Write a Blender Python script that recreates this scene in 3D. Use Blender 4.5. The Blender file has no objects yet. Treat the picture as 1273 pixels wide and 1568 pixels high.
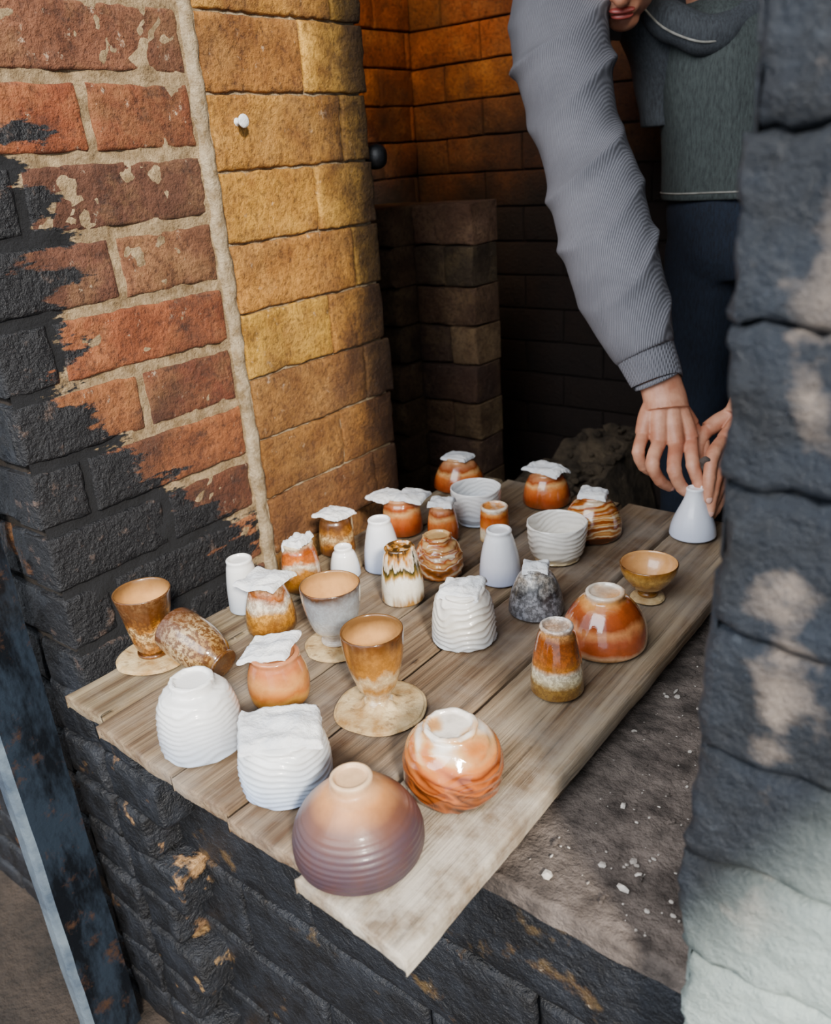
import bpy, bmesh, math, random
from mathutils import Vector, Matrix, noise
R=random.Random(7)
SC=bpy.context.scene
def srgb(h,a=1.0):
    h=h.lstrip('#'); v=[int(h[i:i+2],16)/255 for i in (0,2,4)]
    return tuple([(c/12.92 if c<=.04045 else ((c+.055)/1.055)**2.4) for c in v]+[a])
def V(*a): return Vector(a)
# ------------------------------------------------------------ camera
cam=bpy.data.cameras.new('camera'); co=bpy.data.objects.new('camera',cam); SC.collection.objects.link(co)
rt=V(.78568,.61444,-.07197); up=V(-.18891,.34906,.91786); bk=V(.58909,-.70755,.39032)
M=Matrix((rt,up,bk)).transposed().to_4x4(); M.translation=V(0,0,.6); co.matrix_world=M
cam.sensor_fit='HORIZONTAL'; cam.sensor_width=36; cam.lens=36.2; cam.clip_start=.02
cam.dof.use_dof=True; cam.dof.focus_distance=1.05; cam.dof.aperture_fstop=7
SC.camera=co
# ------------------------------------------------------------ node helpers
class NT:
    def __init__(s,name):
        s.m=bpy.data.materials.new(name); s.m.use_nodes=True; s.t=s.m.node_tree; s.b=s.t.nodes['Principled BSDF']
        s.obj=s.t.nodes.new('ShaderNodeTexCoord').outputs['Object']
    def n(s,ty,**k):
        x=s.t.nodes.new('ShaderNode'+ty)
        for a,b in k.items():
            if a in x.inputs: s.set(x.inputs[a],b)
            else: setattr(x,a,b)
        return x
    def set(s,inp,v):
        if isinstance(v,bpy.types.NodeSocket): s.t.links.new(v,inp)
        else: inp.default_value=v
    def noise(s,scale,detail=4,rough=.55,vec=None,dist=0,col=False):
        x=s.n('TexNoise'); s.set(x.inputs['Vector'],vec or s.obj); x.inputs['Scale'].default_value=scale
        x.inputs['Detail'].default_value=detail; x.inputs['Roughness'].default_value=rough; x.inputs['Distortion'].default_value=dist
        return x.outputs['Color' if col else 'Fac']
    def math(s,op,a,b=0,c=None,clamp=False):
        x=s.n('Math',operation=op,use_clamp=clamp); s.set(x.inputs[0],a); s.set(x.inputs[1],b)
        if c is not None: s.set(x.inputs[2],c)
        return x.outputs[0]
    def ramp(s,fac,stops,interp='LINEAR'):
        x=s.n('ValToRGB'); s.set(x.inputs[0],fac); cr=x.color_ramp; cr.interpolation=interp
        while len(cr.elements)<len(stops): cr.elements.new(.5)
        for e,(p,c) in zip(cr.elements,stops):
            e.position=p; e.color=srgb(c) if isinstance(c,str) else (c,c,c,1)
        return x.outputs[0]
    def mix(s,f,a,b,mode='MIX'):
        x=s.n('Mix',data_type='RGBA',blend_type=mode); s.set(x.inputs[0],f)
        for i,v in ((6,a),(7,b)):
            s.set(x.inputs[i], srgb(v) if isinstance(v,str) else v)
        return x.outputs[2]
    def map(s,scale=(1,1,1),rot=(0,0,0),loc=(0,0,0),vec=None):
        x=s.n('Mapping'); s.set(x.inputs['Vector'],vec or s.obj); x.inputs['Scale'].default_value=scale
        x.inputs['Rotation'].default_value=rot; x.inputs['Location'].default_value=loc
        return x.outputs[0]
    def sep(s):
        return s.n('SeparateXYZ',Vector=s.obj).outputs
    def bump(s,h,strength=.5,dist=.003,normal=None):
        x=s.n('Bump'); s.set(x.inputs['Height'],h); x.inputs['Strength'].default_value=strength; x.inputs['Distance'].default_value=dist
        if normal: s.set(x.inputs['Normal'],normal)
        s.set(s.b.inputs['Normal'],x.outputs[0]); return x.outputs[0]
    def fin(s,col,rough=.8,metal=0,spec=None):
        s.set(s.b.inputs['Base Color'],srgb(col) if isinstance(col,str) else col); s.set(s.b.inputs['Roughness'],rough)
        s.b.inputs['Metallic'].default_value=metal
        if spec is not None: s.b.inputs['Specular IOR Level'].default_value=spec
        return s.m
def step(N,x,a,b):
    m=N.n('MapRange',interpolation_type='SMOOTHSTEP'); N.set(m.inputs['Value'],x); m.inputs['From Min'].default_value=a; m.inputs['From Max'].default_value=b
    return m.outputs[0]
# ------------------------------------------------------------ materials
def jamb_paint_mask(N,y,z):
    lim=N.math('ADD',.562,N.math('MULTIPLY',step(N,N.math('MULTIPLY',z,-1),-.34,.0),.24))
    lim=N.math('ADD',lim,N.math('MULTIPLY',step(N,z,.62,.8),-.045))
    nz=N.math('SUBTRACT',N.noise(8,6,.64,vec=N.map((1,1.0,3.4),rot=(.35,0,0))),.5)
    n2=N.math('SUBTRACT',N.noise(45,4,.7),.5)
    s=N.math('ADD',N.math('ADD',lim,N.math('MULTIPLY',nz,.42)),N.math('MULTIPLY',n2,.06))
    return N.ramp(N.math('SUBTRACT',s,y),[(.0,0.0),(.014,1.0)])
def brick_mat(name,paint=None,sun_shadow=0,spots=.5,inner=False):
    N=NT(name); at=N.n('Attribute',attribute_name='Col').outputs['Color']
    n1=N.noise(18,6,.65); n2=N.noise(120,5,.65); n3=N.noise(7,3); n4=N.noise(45,6,.75)
    c=N.mix(N.ramp(n1,[(.3,0.0),(.7,1.0)]),at,N.mix(1,at,'#a08c74','MULTIPLY'))
    c=N.mix(N.ramp(N.noise(11,5,.7),[(.48,0.0),(.75,.35)]),c,N.mix(.5,at,'#d8b070'))
    c=N.mix(N.ramp(n2,[(.33,.6),(.52,0.0)]),c,'#2c160c')
    c=N.mix(N.ramp(n4,[(.62,0.0),(.69,spots)]),c,'#dcc8ac')
    c=N.mix(N.ramp(n3,[(.50,0.0),(.70,.55)]),c,'#4a2c1a')
    x,y,z=N.sep()
    if sun_shadow:
        c=N.mix(N.math('MULTIPLY',step(N,N.math('ADD',y,N.math('MULTIPLY',N.math('SUBTRACT',n1,.5),.12)),1.04,1.15),sun_shadow),c,'#24140c')  # cast shadow beyond the sun's edge, painted onto the far jamb bricks
        c=N.mix(N.math('MULTIPLY',step(N,N.math('MULTIPLY',z,-1),-.35,.02),.40),c,'#4a2a12')  # brick colour browner towards the bottom
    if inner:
        c=N.mix(N.math('MULTIPLY',step(N,N.math('ADD',N.math('MULTIPLY',z,-1),N.math('MULTIPLY',n3,.25)),-.70,-.30),.95),c,'#0c0806')  # shade inside the kiln painted in, darker downwards
        c=N.mix(N.math('MULTIPLY',step(N,x,-1.45,-.95),.80),c,'#1c100a')  # interior shade painted in, darker towards the right
    rough=.85
    if paint=='jamb':
        m=jamb_paint_mask(N,y,z)
        g=N.math('MULTIPLY',step(N,N.math('SUBTRACT',N.math('MULTIPLY',n3,.5),N.math('ADD',z,N.math('MULTIPLY',y,.5))),-.62,-.05),.65)
        c=N.mix(g,c,'#33201a')
        # sooty smudges scattered over the brick faces
        c=N.mix(N.ramp(N.noise(13,6,.7,vec=N.map((1,1,1.8),loc=(3,1,2))),[(.56,0.0),(.68,.7)]),c,'#2a1e1a')
        pc=N.mix(N.ramp(N.noise(30,5,.7),[(.60,0.0),(.70,.8)]),'#0e0f14','#5c4c44')
        c=N.mix(m,c,pc); rough=N.math('SUBTRACT',.85,N.math('MULTIPLY',m,.35))
    if paint=='front':
        m=N.ramp(N.noise(11,5,.65),[(.60,1.0),(.66,0.0)])
        pc=N.mix(N.ramp(N.noise(25,5,.7),[(.4,0.0),(.75,1.0)]),'#090a0e','#262a32')
        c=N.mix(m,c,pc); rough=.42
    h=N.math('ADD',N.math('MULTIPLY',n2,.8),N.math('MULTIPLY',N.noise(40,6,.75),1.2))
    N.bump(h,1,.006)
    return N.fin(c,rough)
def mortar_mat(name,col='#b49c78',dark='#786040',paint=False):
    N=NT(name); c=N.mix(N.ramp(N.noise(50,6,.7),[(.35,0.0),(.65,1.0)]),dark,col)
    if paint:
        x,y,z=N.sep(); c=N.mix(jamb_paint_mask(N,y,z),c,'#131418')
    N.bump(N.noise(180,5,.7),1,.006); return N.fin(c,.95)
M_brick=brick_mat('jamb_brick','jamb',sun_shadow=.0,spots=.6)
M_brick2=brick_mat('jamb_firebrick',None,sun_shadow=.85,spots=.35)
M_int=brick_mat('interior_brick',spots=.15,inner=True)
M_stack=brick_mat('stacked_brick',spots=.10)
M_front=brick_mat('painted_brick','front')
M_mort=mortar_mat('mortar',paint=True); M_mort2=mortar_mat('pale_mortar','#bcaa8c','#806a4a')
M_mortdark=mortar_mat('dark_mortar','#2a221c','#0f0c0a'); M_mortint=mortar_mat('sooty_mortar','#2c1a0e','#120a06')
def pillar_mat():
    N=NT('blue_black_paint'); n=N.noise(9,5,.6); x,y,z=N.sep()
    c=N.mix(N.ramp(n,[(.35,0.0),(.7,1.0)]),'#0b0f15','#212b38')
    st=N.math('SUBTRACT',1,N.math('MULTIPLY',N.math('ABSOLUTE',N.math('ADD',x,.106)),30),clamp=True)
    scuff_sun=N.math('ADD',N.noise(10,5,.6,vec=N.map((1,1,1.3))),N.math('MULTIPLY',st,.18))  # random tan scuffs plus a painted vertical band of sunlight
    c=N.mix(N.ramp(scuff_sun,[(.61,0.0),(.74,.75)]),c,'#8c7e72')
    c=N.mix(N.ramp(N.noise(40,6,.75),[(.60,0.0),(.70,.35)]),c,'#424a54')
    haze=N.math('SUBTRACT',N.math('ADD',N.math('MULTIPLY',x,1.6),.345),N.math('ADD',z,N.math('MULTIPLY',N.noise(5,3),.05)))
    c=N.mix(step(N,haze,-.04,.20),c,'#b6c4bc')  # bright haze at the lower right, put into the colour
    N.bump(N.math('ADD',N.noise(60,6,.75),N.math('MULTIPLY',N.noise(20,3),1.2)),1,.010); return N.fin(c,.5)
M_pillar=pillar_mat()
def wood_mat():
    N=NT('weathered_wood'); at=N.n('Attribute',attribute_name='Col').outputs['Color']
    g=N.noise(1,6,.65,vec=N.map((60,2.4,60))); g2=N.noise(1,5,.65,vec=N.map((230,5,200))); b=N.noise(6,5,.65)
    g3=N.noise(1,4,.6,vec=N.map((22,1.2,22)),dist=.6)
    c=N.mix(N.ramp(g,[(.35,0.0),(.65,1.0)]),N.mix(1,at,'#9a8470','MULTIPLY'),at)
    c=N.mix(N.ramp(g3,[(.36,.45),(.5,0.0)]),c,'#463424')
    c=N.mix(N.ramp(g2,[(.30,.7),(.48,0.0)]),c,'#2c2014')
    c=N.mix(N.ramp(b,[(.45,0.0),(.70,.65)]),c,'#8a8278')
    x,y,z=N.sep()
    c=N.mix(N.math('MULTIPLY',N.math('MULTIPLY',step(N,N.math('MULTIPLY',y,-1),-.75,-.40),step(N,x,-.52,-.40)),N.ramp(N.noise(14,6,.7),[(.4,0.0),(.6,.75)])),c,'#d0c6b6')  # sunlit front-right corner painted paler into the wood
    kn=N.n('TexVoronoi',Vector=N.map((7,2.2,7))); kn.inputs['Scale'].default_value=1
    c=N.mix(N.ramp(kn.outputs['Distance'],[(.03,.85),(.075,0.0)]),c,'#3a2616')
    N.bump(N.math('ADD',g2,N.math('MULTIPLY',g,.6)),.8,.003); return N.fin(c,.78)
M_wood=wood_mat()
def simple(name,c1,c2,scale=20,rough=.8,bump=.4,bs=80,metal=0,dist=.003):
    N=NT(name); c=N.mix(N.ramp(N.noise(scale,5,.65),[(.35,0.0),(.65,1.0)]),c1,c2); N.bump(N.noise(bs,5,.65),bump,dist); return N.fin(c,rough,metal)
def steelm():
    N=NT('rusty_steel'); c=N.mix(N.ramp(N.noise(6,5,.7,vec=N.map((3,3,1))),[(.42,0.0),(.58,1.0)]),'#0e1218','#28323e')
    c=N.mix(N.ramp(N.noise(16,6,.75),[(.55,0.0),(.66,.8)]),c,'#4e382a'); N.bump(N.noise(40,5,.65),.5,.003); return N.fin(c,.34,.3)
M_steel=steelm()
M_steel2=simple('sky_lit_steel_edge','#6a7c92','#a8bccc',14,.25,.4,40,.7)  # pale blue stands in for sky reflected on the buckstay lip
M_conc=simple('gritty_concrete','#38302b','#746860',22,.9,1,90,dist=.008)
M_chip=simple('chips','#8a827a','#d0c8be',40)
M_rub=simple('rubble','#241c14','#5c4e3c',14,.95,1,60,dist=.01)
M_floor=simple('earth_floor','#1c1713','#3a3028',8,.95,1,40,dist=.01)
M_dark=simple('iron','#08090b','#1a1a1c',20,.5)
M_porc=simple('raw_porcelain','#ccd0d6','#ecebe8',35,.75,1,160,dist=.003)
def skin():
    N=NT('skin'); c=N.mix(N.ramp(N.noise(30,4),[(.35,0.0),(.65,1.0)]),'#b07256','#d49a7c')
    c=N.mix(N.ramp(N.noise(12,3),[(.55,0.0),(.7,.4)]),c,'#b86850')
    N.b.inputs['Subsurface Weight'].default_value=.10; N.b.inputs['Subsurface Radius'].default_value=(.02,.008,.004); N.b.inputs['Subsurface Scale'].default_value=.25
    N.bump(N.noise(260,3),.3,.0015); return N.fin(c,.5)
M_skin=skin()
def knit():
    N=NT('grey_knit'); w=N.n('TexWave',wave_type='BANDS',bands_direction='X'); N.set(w.inputs['Vector'],N.map((1,.8,.30))); w.inputs['Scale'].default_value=105; w.inputs['Distortion'].default_value=2.5; w.inputs['Detail'].default_value=2
    c=N.mix(w.outputs[1],'#5c5c62','#85858c'); c=N.mix(N.ramp(N.noise(12,3),[(.4,0.0),(.7,.35)]),c,'#4a4a50')
    N.bump(w.outputs[1],.4,.0011); return N.fin(c,.95)
M_knit=knit()
def denim(name,a,b):
    N=NT(name); c=N.mix(N.ramp(N.noise(1,4,.7,vec=N.map((300,300,60))),[(.3,0.0),(.7,1.0)]),a,b); c=N.mix(N.ramp(N.noise(7,3),[(.5,0.0),(.75,.5)]),c,b)
    N.bump(N.noise(400,2),.4,.001); return N.fin(c,.9)
M_shirt=denim('slate_denim','#2a2f30','#4c5452'); M_jean=denim('indigo_denim','#0a0e18','#1a2638'); M_collar=denim('collar_denim','#2c2f34','#4c5156')
M_seam=simple('seam_thread','#7c7a72','#a09e96',50); M_hair=simple('dark_hair','#0c0908','#1c1512',60,.5)
M_lip=simple('lips','#8a3a34','#a84c44',40,.4,.1)
# ------------------------------------------------------------ mesh helpers
def mkobj(name,vs,fs,mats,cols=None,smooth=True,mi=None,parent=None,loc=None,rot=None):
    me=bpy.data.meshes.new(name); me.from_pydata([tuple(v) for v in vs],[],fs)
    for m in (mats if isinstance(mats,(list,tuple)) else [mats]): me.materials.append(m)
    if cols:
        a=me.color_attributes.new('Col','FLOAT_COLOR','POINT')
        for i,c in enumerate(cols): a.data[i].color=c
    if smooth: me.polygons.foreach_set('use_smooth',[True]*len(me.polygons))
    if mi: me.polygons.foreach_set('material_index',mi)
    me.update(); o=bpy.data.objects.new(name,me); SC.collection.objects.link(o)
    if loc is not None: o.location=loc
    if rot is not None: o.rotation_euler=rot
    if parent: o.parent=parent
    return o
class Acc:
    def __init__(s): s.v=[];s.f=[];s.c=[];s.mi=[]
    def grid(s,P,nu,nv,col=None,closeu=False,mi=0):
        b=len(s.v); s.v+=P; s.c+=[col or (1,1,1,1)]*len(P)
        for j in range(nv-1):
            for i in range(nu if closeu else nu-1):
                i2=(i+1)%nu
                s.f.append((b+j*nu+i,b+j*nu+i2,b+(j+1)*nu+i2,b+(j+1)*nu+i)); s.mi.append(mi)
    def box(s,lo,hi,col=None,mi=0):
        b=len(s.v); x0,y0,z0=lo;x1,y1,z1=hi
        s.v+=[V(x,y,z) for z in(z0,z1) for y in (y0,y1) for x in (x0,x1)]; s.c+=[col or (1,1,1,1)]*8
        for q in ((0,2,3,1),(4,5,7,6),(0,1,5,4),(2,6,7,3),(0,4,6,2),(1,3,7,5)): s.f.append(tuple(b+k for k in q)); s.mi.append(mi)
def brick(A,o,U,N,L,H,D,r,col,amp=.003,cell=.025,mi=0,hf=70):
    W=V(0,0,1)
    def axis(L):
        n=max(2,int(L/cell)); a=[0,0,.3*r]+[r+(L-2*r)*k/n for k in range(n+1)]+[L-.3*r,L,L]
        d=[D,r,.3*r]+[0]*(n+1)+[.3*r,r,D]; return a,d
    us,du=axis(L); vs,dv=axis(H); P=[]
    tl=(R.random()-.5)*.003; tt=(R.random()-.5)*.02
    for j,v in enumerate(vs):
        for i,u in enumerate(us):
            d=max(du[i],dv[j]) if max(du[i],dv[j])>=r else (du[i]+dv[j])*.8
            p=o+U*u+W*v-N*d
            if d<D:
                nn=noise.noise_vector(p*22)*amp*.6+noise.noise_vector(p*hf)*amp*.8
                p=p+nn+N*(tl+tt*(u/L-.5)*.25)
            P.append(p)
    A.grid(P,len(us),len(vs),col,mi=mi)
def vary(h,dv=.12):
    c=srgb(h); k=1+(R.random()-.5)*2*dv; return (c[0]*k,c[1]*k*(1+(R.random()-.5)*dv),c[2]*k,1)
def catmull(P,n=6):
    out=[]; m=len(P)
    for i in range(m-1):
        p0=P[max(i-1,0)];p1=P[i];p2=P[i+1];p3=P[min(i+2,m-1)]
        for k in range(n):
            t=k/n; out.append(tuple(.5*((2*b)+(-a+c)*t+(2*a-5*b+4*c-d)*t*t+(-a+3*b-3*c+d)*t**3) for a,b,c,d in zip(p0,p1,p2,p3)))
    out.append(tuple(P[-1])); return out
# ------------------------------------------------------------ kiln walls
XJ=-1.012
reds=['#ac6438','#96522c','#b06c40','#84482a','#a45c34','#744a36','#b47240','#8c5e3e']
ylw=['#dcaa3e','#d09c38','#c08a38','#b47c34','#e2b04a','#c89038']
A=Acc()
for k in range(-9,18):
    z0=k*.0897+.007; h=.0897-.014
    js=[0,.185,.352] if k%2 else [0,.075,.352]
    for a,b in zip(js[:-1],js[1:]):
        brick(A,V(XJ,.462+a+ (0 if a==0 else .007),z0),V(0,1,0),V(1,0,0),b-a-(.007 if a else 0)-.005,h,.06,.0045,vary(R.choice(reds),.2),.0030,.012,hf=90)
mkobj('wall_left',A.v,A.f,M_brick,A.c)
A=Acc()
for k in range(-8,15):
    z0=.096+(k-1)*.1008+.0018; h=.1008-.0036
    js=[0,.19,.33] if k%2 else [0,.265,.33]
    base=ylw if z0>.28 else ['#b07c34','#a87430','#946630','#a07034']
    end=R.random()*.014-.004
    for a,b in zip(js[:-1],js[1:]):
        L=b-a-(.0025 if a else 0); L+= end if b==.33 else 0
        brick(A,V(XJ+.002,.838+a+(.0025 if a else 0),z0),V(0,1,0),V(1,0,0),L,h,.10,.004,vary(R.choice(base)),.0034,.012,hf=80)
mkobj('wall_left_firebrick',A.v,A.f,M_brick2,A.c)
def rough_panel(A,o,U,W,nu,nv,lu,lv,N,amp,mi=0,sc=30):
    P=[]
    for j in range(nv):
        for i in range(nu):
            p=o+U*(lu*i/(nu-1))+W*(lv*j/(nv-1)); P.append(p+N*(noise.noise(p*sc)*amp+noise.noise(p*sc*3)*amp*.4))
    A.grid(P,nu,nv,mi=mi)
A=Acc()
A.box((XJ-.25,.475,-.80),(XJ-.016,1.165,1.55),mi=1)
rough_panel(A,V(XJ-.0035,.466,-.80),V(0,1,0),V(0,0,1),70,420,.36,2.35,V(1,0,0),.004)
rough_panel(A,V(XJ-.004,.83,-.80),V(0,1,0),V(0,0,1),40,220,.33,2.35,V(1,0,0),.002,mi=2)
P=[]; nv=330
for j in range(nv):
    z=-.8+2.35*j/(nv-1)
    for i,(dy,dx) in enumerate([(-.012,-.012),(-.010,.002),(-.004,.005),(.004,.005),(.010,.002),(.012,-.012)]):
        p=V(XJ+dx,.824+dy,z); P.append(p+V(noise.noise(p*60)*.003,noise.noise(V(5+i*.4,5,z*30))*.006,0))
A.grid(P,6,nv,mi=2)
mkobj('wall_left_mortar',A.v,A.f,[M_mort,M_mortdark,M_mort2],mi=A.mi)
A=Acc()
for k in range(-9,12):
    z0=k*.0897+.006; x=XJ-.002; first=True
    while x>-2.1:
        L=(.10 if (k%2 and first) else .21); first=False
        brick(A,V(x-L,.462,z0),V(1,0,0),V(0,-1,0),L-.008,.0777,.05,.006,vary(R.choice(['#8a5a3c','#7a4a2e','#9a7048','#5a3c28'])),.004,.02); x-=L
A.box((-2.15,.47,-.8),(XJ-.02,.60,1.1),mi=1)
mkobj('wall_front',A.v,A.f,[M_front,M_mortdark],A.c,mi=A.mi)
A=Acc()
for k in range(0,8):
    z0=-.745+k*.085; xe=-.875-(k%2)*.045+ (R.random()-.5)*.02
    brick(A,V(-1.11,.452,z0),V(1,0,0),V(0,-1,0),-1.0+1.11-.006,.077,.06,.007,vary('#5a4434'),.006)
    brick(A,V(-1.0,.452+R.random()*.006,z0),V(1,0,0),V(0,-1,0),xe+1.0,.077,.06,.007,vary(R.choice(['#a07c54','#886a4c','#b48e60'])),.006)
for k in range(0,5):
    z0=-.745+k*.138; x=-.80+(k%2)*.15
    x0=-1.0
    while x0<.9:
        x1=x if x0==-1.0 else x0+.34
        brick(A,V(x0,.506,z0),V(1,0,0),V(0,-1,0),x1-x0-.005,.132,.06,.006,vary(R.choice(['#241c16','#2e241c','#1a1614'])),.003); x0=x1
A.box((-1.05,.52,-.8),(.9,1.10,-.07),mi=1)
mkobj('wall_front_sill',A.v,A.f,[M_front,M_mortdark],A.c,mi=A.mi)
P=[];nu,nv=150,110
for j in range(nv):
    for i in range(nu):
        x=-1.0+1.9*i/(nu-1); y=.500+.67*max(0,j-2)/(nv-3); z=-.048
        p=V(x,y,z)
        dz=noise.noise(p*9)*.004+noise.noise(p*45)*.003+noise.noise(p*110)*.001
        if j==0: dz-=.024
        if j==1: dz-=.005
        P.append(V(x,y+(noise.noise(p*8)*.004+noise.noise(p*40)*.002 if j<3 else 0),z+dz))
A=Acc(); A.grid(P,nu,nv)
A.box((-1.0,.515,-.075),(.9,1.17,-.058))
mkobj('stone_sill',A.v,A.f,M_conc)
A=Acc()
zs=[-.75,-.66,-.565,-.47,-.375,-.28,-.185,-.09,.03,.125,.22,.313,.41,.503,.60,.697,.792,.89,.985,1.08,1.18]
for k,(a,b) in enumerate(zip(zs[:-1],zs[1:])):
    x=-.153+(R.random()-.5)*.010; L=.235 if k%2 else .12
    while x<.9:
        brick(A,V(x,.46,a+.001),V(1,0,0),V(0,-1,0),L-.003,b-a-.002,.05,.008,(1,1,1,1),.007,.010); x+=L; L=.235
A.box((-.148,.475,-.8),(.9,.83,1.55))
for k in range(0,25):
    z0=-.75+k*.0925
    for a,L in ((0,.2),(.2,.18)) if k%2 else ((0,.11),(.11,.27)):
        brick(A,V(-.152,.84-a-(0),z0),V(0,-1,0),V(-1,0,0),L-.006,.0865,.004,.003,(1,1,1,1),.002)
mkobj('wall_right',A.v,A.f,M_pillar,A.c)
A=Acc(); intc=['#b8682a','#a85c26','#c87c34','#945228','#a06030']
for k in range(0,26):
    z0=-.80+k*.09; x=-1.60-(k%2)*.12
    while x<.45:
        brick(A,V(x,2.04,z0),V(1,0,0),V(0,-1,0),.235,.086,.03,.004,vary(R.choice(intc),.2),.003,.05); x+=.24
A.box((-1.85,2.05,-.8),(.6,2.2,1.55),mi=1)
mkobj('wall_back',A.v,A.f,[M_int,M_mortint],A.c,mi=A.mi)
A=Acc()
for k in range(0,26):
    z0=-.80+k*.09; y=1.17
    while y<2.03:
        L=min(.235 if (y>1.2 or k%2) else .12,2.03-y)
        brick(A,V(-1.58,y,z0),V(0,1,0),V(1,0,0),L,.086,.03,.004,vary(R.choice(intc),.2),.003,.05); y+=L+.005
A.box((-1.75,.9,-.8),(-1.595,2.05,1.55),mi=1)
A.box((-1.60,1.05,-.8),(-1.20,1.165,1.55),mi=1)
mkobj('wall_inner_left',A.v,A.f,[M_int,M_mortint],A.c,mi=A.mi)
A=Acc(); A.box((.45,.83,-.8),(.60,2.05,1.55)); mkobj('wall_inner_right',A.v,A.f,M_mortint,smooth=False)
A=Acc(); A.box((-1.8,.9,1.5),(.6,2.2,1.6)); mkobj('ceiling',A.v,A.f,M_mortint,smooth=False)
A=Acc(); rough_panel(A,V(-3,-2.5,-.765),V(1,0,0),V(0,1,0),80,80,5,5,V(0,0,1),.015,sc=6); mkobj('floor',A.v,A.f,M_floor)
# brick stack inside the kiln
A=Acc()
for k in range(0,14):
    z0=-.745+k*.0893; col=['#6a5038','#785c42','#564230','#88684c']; j=R.random()*.02-.01
    parts=[(-1.245,-1.078)] if k%2 else [(-1.245,-1.155),(-1.155,-1.078)]
    for a,b in parts:
        brick(A,V(a,1.56+j*.4,z0),V(1,0,0),V(0,-1,0),b-a-.004,.085,.10,.006,vary(R.choice(col),.25),.006)
    brick(A,V(-1.385,1.50+j,z0),V(1,0,0),V(0,-1,0),.13,.085,.14,.012,vary(R.choice(col[:3])),.008)
    A.box((-1.38,1.515,z0+.002),(-1.26,1.64,z0+.082),srgb(col[0])); A.box((-1.24,1.575,z0+.003),(-1.085,1.66,z0+.081),srgb(col[1]))
mkobj('brick_stack',A.v,A.f,M_stack,A.c)
# rubble heap
P=[];nu,nv=50,60
for j in range(nv):
    for i in range(nu):
        x=-1.045+.30*i/(nu-1); y=1.36+.66*j/(nv-1); e=min(1,(nu-1-i)/(nu-1)/.45)**.8
        p=V(x,y,0); P.append(V(x,y,-.74+e*(.56+.06*(y-1.3)+noise.noise(p*7)*.05+noise.noise(p*22)*.03)))
A=Acc();A.grid(P,nu,nv)
for i in range(110):
    x=R.uniform(-1.02,-.88);y=R.uniform(1.38,2.0); s=R.uniform(.006,.022); z=-.17+.06*(y-1.3)+noise.noise(V(x,y,0)*7)*.05
    b=len(A.v); bm=bmesh.new(); bmesh.ops.create_icosphere(bm,subdivisions=1,radius=s)
    sx=[R.uniform(.6,1.3) for _ in range(3)]
    for v in bm.verts: A.v.append(V(v.co.x*sx[0],v.co.y*sx[1],v.co.z*sx[2]*.7)*(1+(R.random()-.5)*.3)+V(x,y,z)); A.c.append((1,1,1,1))
    for f in bm.faces: A.f.append(tuple(b+v.index for v in f.verts))
    bm.free()
mkobj('rubble_heap',A.v,A.f,M_rub,smooth=False)
A=Acc()
for i in range(800):
    x=R.uniform(-.335,-.02) ;y=R.uniform(.515,1.12); s=R.choice([.0008,.0008,.001,.0012,.0015,.002,.003])*R.uniform(.7,1.3)
    if R.random()<.02: s=.005
    b=len(A.v); bm=bmesh.new(); bmesh.ops.create_icosphere(bm,subdivisions=1,radius=s)
    sx=[R.uniform(.6,1.6) for _ in range(3)]
    for v in bm.verts: A.v.append(V(v.co.x*sx[0],v.co.y*sx[1],v.co.z*sx[2]*.45)*(1+(R.random()-.5)*.5)+V(x,y,-.0465))
    q=0 if R.random()<.5 else 1
    for f in bm.faces: A.f.append(tuple(b+v.index for v in f.verts)); A.mi.append(q)
    bm.free()
mkobj('clay_chips',A.v,A.f,[M_chip,M_conc],smooth=False,mi=A.mi)
# steel buckstay
A=Acc(); prof=[(-1.07,.43),(-1.07,.356),(-1.073,.348),(-1.080,.345),(-1.102,.345),(-1.106,.352),(-1.086,.36),(-1.086,.415),(-1.20,.415),(-1.20,.43)]
P=[]
for z in [ -.75+2.3*j/60 for j in range(61)]:
    for x,y in prof:
        p=V(x,y,z); P.append(p+V(noise.noise(p*12)*.0015,noise.noise(p*15)*.0015,0))
A.grid(P,len(prof),61,closeu=True); A.mi=[1 if (i%len(prof)) in (1,2,3,4) else 0 for i in range(len(A.f))]
mkobj('steel_buckstay',A.v,A.f,[M_steel,M_steel2],smooth=False,mi=A.mi)
def lathe(prof,seg=48,wob=0,rib=None,seed=0,cell=1):
    P=[]
    for (r,z) in prof:
        for i in range(seg):
            a=2*math.pi*i/seg; rr=r
            if wob: rr=r*(1+wob*noise.noise(V(math.cos(a)*1.2,math.sin(a)*1.2,z*18+seed)))
            if rib and r>.004: rr+=rib(a,z,r)
            P.append(V(rr*math.cos(a),rr*math.sin(a),z))
    return P
A=Acc(); pr=catmull([(0,.03),(.012,.028),(.019,.02),(.021,.008),(.018,-.01),(.012,-.03),(.012,-.08)],4); A.grid(lathe(pr,24),24,len(pr),closeu=True)
mkobj('iron_pipe_cap',A.v,A.f,M_dark,loc=(-1.035,1.195,.605),rot=(0,math.pi/2,.5))
A=Acc(); pr=catmull([(0,.016),(.005,.0155),(.009,.014),(.0085,.011),(.004,.008),(.0045,0),(.009,-.004)],4); A.grid(lathe(pr,24),24,len(pr),closeu=True)
mkobj('porcelain_plug',A.v,A.f,M_porc,loc=(XJ+.005,.882,.664),rot=(0,math.pi/2,0))
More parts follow.
